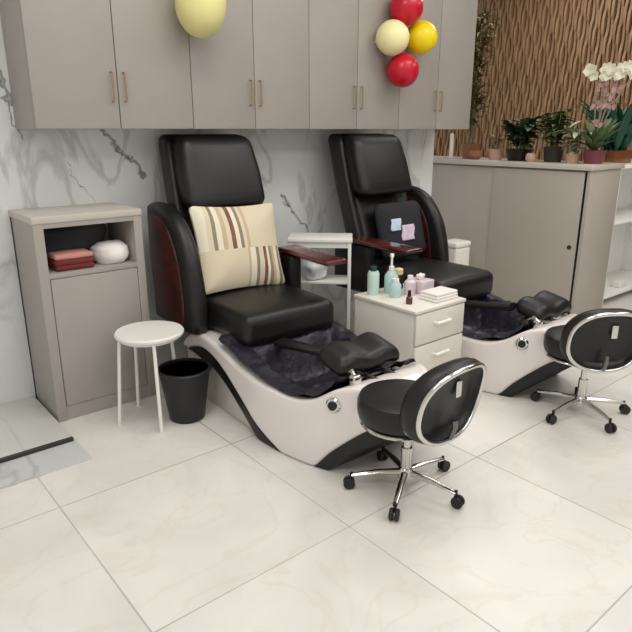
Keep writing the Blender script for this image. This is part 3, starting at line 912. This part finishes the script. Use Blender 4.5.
def pot(bm, r0, r1, h, wall=.008):
    lathe(bm, [(0, 0), (r0, 0), (r1, h), (r1+.004, h+.004), (r1-wall, h+.004), (r1-wall-.003, h-.015), (0, h-.018)], seg=28)

CT = 1.2405
def plant(label, loc, potr, poth, potm, leafm, n, L, W, spread, height, cat='plant', stems=5, seed=1, stemm='stem'):
    R = random.Random(seed)
    t = thing('potted_plant', label, cat, loc)
    b = BM(); pot(b, potr*.8, potr, poth); link('pot', b, potm, t)
    b = BM(); lf = BM()
    for s in range(stems):
        a = 2*PI*s/stems + R.uniform(-.4, .4); sp = spread*R.uniform(.25, 1)
        top = V(math.cos(a)*sp, math.sin(a)*sp, poth + height*R.uniform(.7, 1))
        mid = V(math.cos(a)*sp*.35, math.sin(a)*sp*.35, poth+height*.45)
        pts = [V(math.cos(a)*potr*.3, math.sin(a)*potr*.3, poth-.02), mid, top]
        sweep(b, pts, [.006, .005, .003], 6)
        for k in range(n//stems):
            f = R.uniform(.15, 1)
            q = pts[0].lerp(mid, f*2) if f < .5 else mid.lerp(top, f*2-1)
            aa = R.uniform(0, 2*PI)
            leaf(lf, q, V(math.cos(aa), math.sin(aa), R.uniform(-.1, .8)), V(0, 0, 1), L*R.uniform(.6, 1.1), W*R.uniform(.7, 1.1), R.uniform(.3, 1.1))
    link('stems', b, M[stemm], t); link('foliage', lf, leafm, t)
    return t
plant('tall olive bamboo plant in terracotta pot at the far left end of the sideboard', (4.97, 3.66, CT), .085, .13, M['pot_terra'], M['leaf_olive'], 340, .17, .035, .13, 1.35, stems=9, seed=3)
plant('small sprouting plant in pink clay pot beside the tall bamboo', (4.97, 3.38, CT), .07, .09, M['pot_pink'], M['leaf_mid'], 16, .10, .03, .07, .12, stems=4, seed=5)
plant('bushy dark green plant in black pot on the sideboard', (4.97, 3.135, CT), .12, .095, M['pot_black'], M['leaf_dark'], 150, .16, .075, .15, .25, stems=9, seed=8)
plant('upright green plant in dark olive pot, right of the black pot', (4.97, 2.81, CT), .085, .12, M['pot_green'], M['leaf_mid'], 140, .16, .055, .11, .30, stems=8, seed=11)
plant('pale variegated plant in pink pot left of the orchid', (4.95, 2.625, CT), .06, .07, M['pot_pink'], M['leaf_pale'], 50, .14, .045, .10, .22, stems=6, seed=14)
# orchid
def orchid():
    R = random.Random(21)
    t = thing('orchid', 'white orchid with arching flower sprays in plum pot at the right end of the sideboard', 'plant', (4.97, 2.455, CT))
    b = BM(); pot(b, .07, .085, .10); link('pot', b, M['pot_magenta'], t)
    lf = BM()
    for k in range(34):
        a = R.uniform(0, 2*PI); leaf(lf, (0, 0, .09), V(math.cos(a), math.sin(a), R.uniform(.7, 2.6)), V(0, 0, 1), R.uniform(.18, .36), .05, .8)
    link('foliage', lf, M['leaf_mid'], t)
    ends = []
    for k, (dx, dy) in enumerate(((-.06, .08), (.02, .0), (-.02, -.06), (.03, -.14), (-.05, -.22), (.04, -.32))):
        pts = [V(0, 0, .08), V(dx*.2, dy*.15+R.uniform(-.02, .02), .32), V(dx*.5, dy*.5, .58), V(dx*.9, dy*.85, .71), V(dx*1.1, dy*1.15, .70)]
        pts = [V(*p) for p in catmull([tuple(p) for p in pts], 4)]
        b = BM(); sweep(b, pts, .005, 6); st = link('stem', b, M['stem_grey'], t)
        for q in range(4):
            c = pts[-1-q*2]
            fl = BM()
            for m in range(5):
                a = 2*PI*m/5+R.uniform(-.2, .2)
                leaf(fl, c+V(-.008, 0, 0), V(-.35, math.cos(a), math.sin(a)), V(-1, 0, 0), .048, .042, -.1, seg=3, fold=.1)
            link('blossom', fl, M['petal'], st)['label'] = 'ivory orchid blossom'
        for q in range(5):
            c = pts[4+2*q] if 4+2*q < len(pts)-8 else pts[3+q]; a = R.uniform(0, 2*PI)
            fl = BM(); leaf(fl, c, V(-.3, math.cos(a), math.sin(a)), V(-1, 0, 0), .06, .035, .4, seg=3)
            link('bud', fl, M['petal_rose'], st)['label'] = 'dusty rose bud along the stem'
    return t
orchid()
# planter on the white shelf unit
t = thing('planter', 'copper box planter with deep teal leaves on the white shelf unit', 'plant', (5.55, 2.57, 1.2205))
b = BM(); box(b, -.15, .17, -.09, .09, 0, .11, .006); link('box', b, M['copper'], t)
lf = BM(); R = random.Random(5)
for k in range(60):
    a = R.uniform(0, 2*PI); leaf(lf, (R.uniform(-.1, .12), R.uniform(-.05, .05), .10), V(math.cos(a)*.7, math.sin(a)*.7, 1.3), V(0, 0, 1), R.uniform(.3, .6), .07, .8)
link('foliage', lf, M['leaf_teal'], t)
# small things among the pots
b = BM(); lathe(b, [(0, 0), (.018, 0), (.018, .22), (.015, .226), (0, .228)], seg=18)
tag(link('pillar_candle', b, M['candle'], None, loc=(4.97, 3.885, CT)), 'slim ivory candle at the left end of the sideboard', 'candle')
b = BM(); lathe(b, [(0, 0), (.03, 0), (.042, .02), (.042, .05), (.03, .068), (.024, .07), (.02, .06), (0, .058)], seg=22)
o = tag(link('clay_cup', b, M['pot_pink'], None, loc=(4.88, 2.965, CT)), 'small pink clay cup between the black pot and the olive pot', 'cup')
b = BM(); lathe(b, [(0, 0), (.035, 0), (.06, .03), (.058, .06), (.05, .075), (.045, .07), (.04, .05), (0, .045)], seg=22)
tag(link('terracotta_bowl', b, M['pot_terra'], None, loc=(4.86, 3.52, CT)), 'small terracotta bowl in front of the tall bamboo', 'bowl')

# ------------------------------------------------------------------ light
def area(name, loc, sx, sy, power, col=(1, .985, .965), rot=(0, 0, 0)):
    l = bpy.data.lights.new(name, 'AREA'); l.shape = 'RECTANGLE'; l.size = sx; l.size_y = sy; l.energy = power; l.color = col
    o = bpy.data.objects.new(name, l); COL.objects.link(o); o.location = loc; o.rotation_euler = rot
    return o
for i, (x, y) in enumerate(((-.6, .6), (1.4, 1.9), (1.2, -.6), (3.4, 1.5), (3.2, -.9), (5.6, 1.0), (5.5, 3.4))):
    area('ceiling_panel_light', (x, y, 3.28), 1.5, .9, 30)
w = bpy.data.worlds.new('world'); S.world = w; w.use_nodes = True
bg = w.node_tree.nodes['Background']; bg.inputs[0].default_value = (1, .99, .975, 1); bg.inputs[1].default_value = .8

# ------------------------------------------------------------------ camera
cam = bpy.data.cameras.new('camera'); co = bpy.data.objects.new('camera', cam); COL.objects.link(co)
cam.sensor_width = 36; cam.lens = 610/632*36; cam.clip_start = .02
th = math.atan(186/610); yaw = math.radians(50.1)
fx, fy = math.cos(yaw)*math.cos(th), math.sin(yaw)*math.cos(th)
d = Vector((fx, fy, -math.sin(th)))
co.location = (0, 0, 1.5); co.rotation_euler = d.to_track_quat('-Z', 'Y').to_euler()
S.camera = co
S.view_settings.view_transform = 'Standard'; S.view_settings.look = 'None'
S.view_settings.exposure = -.24; S.view_settings.gamma = 1
S.view_settings.use_curve_mapping = False
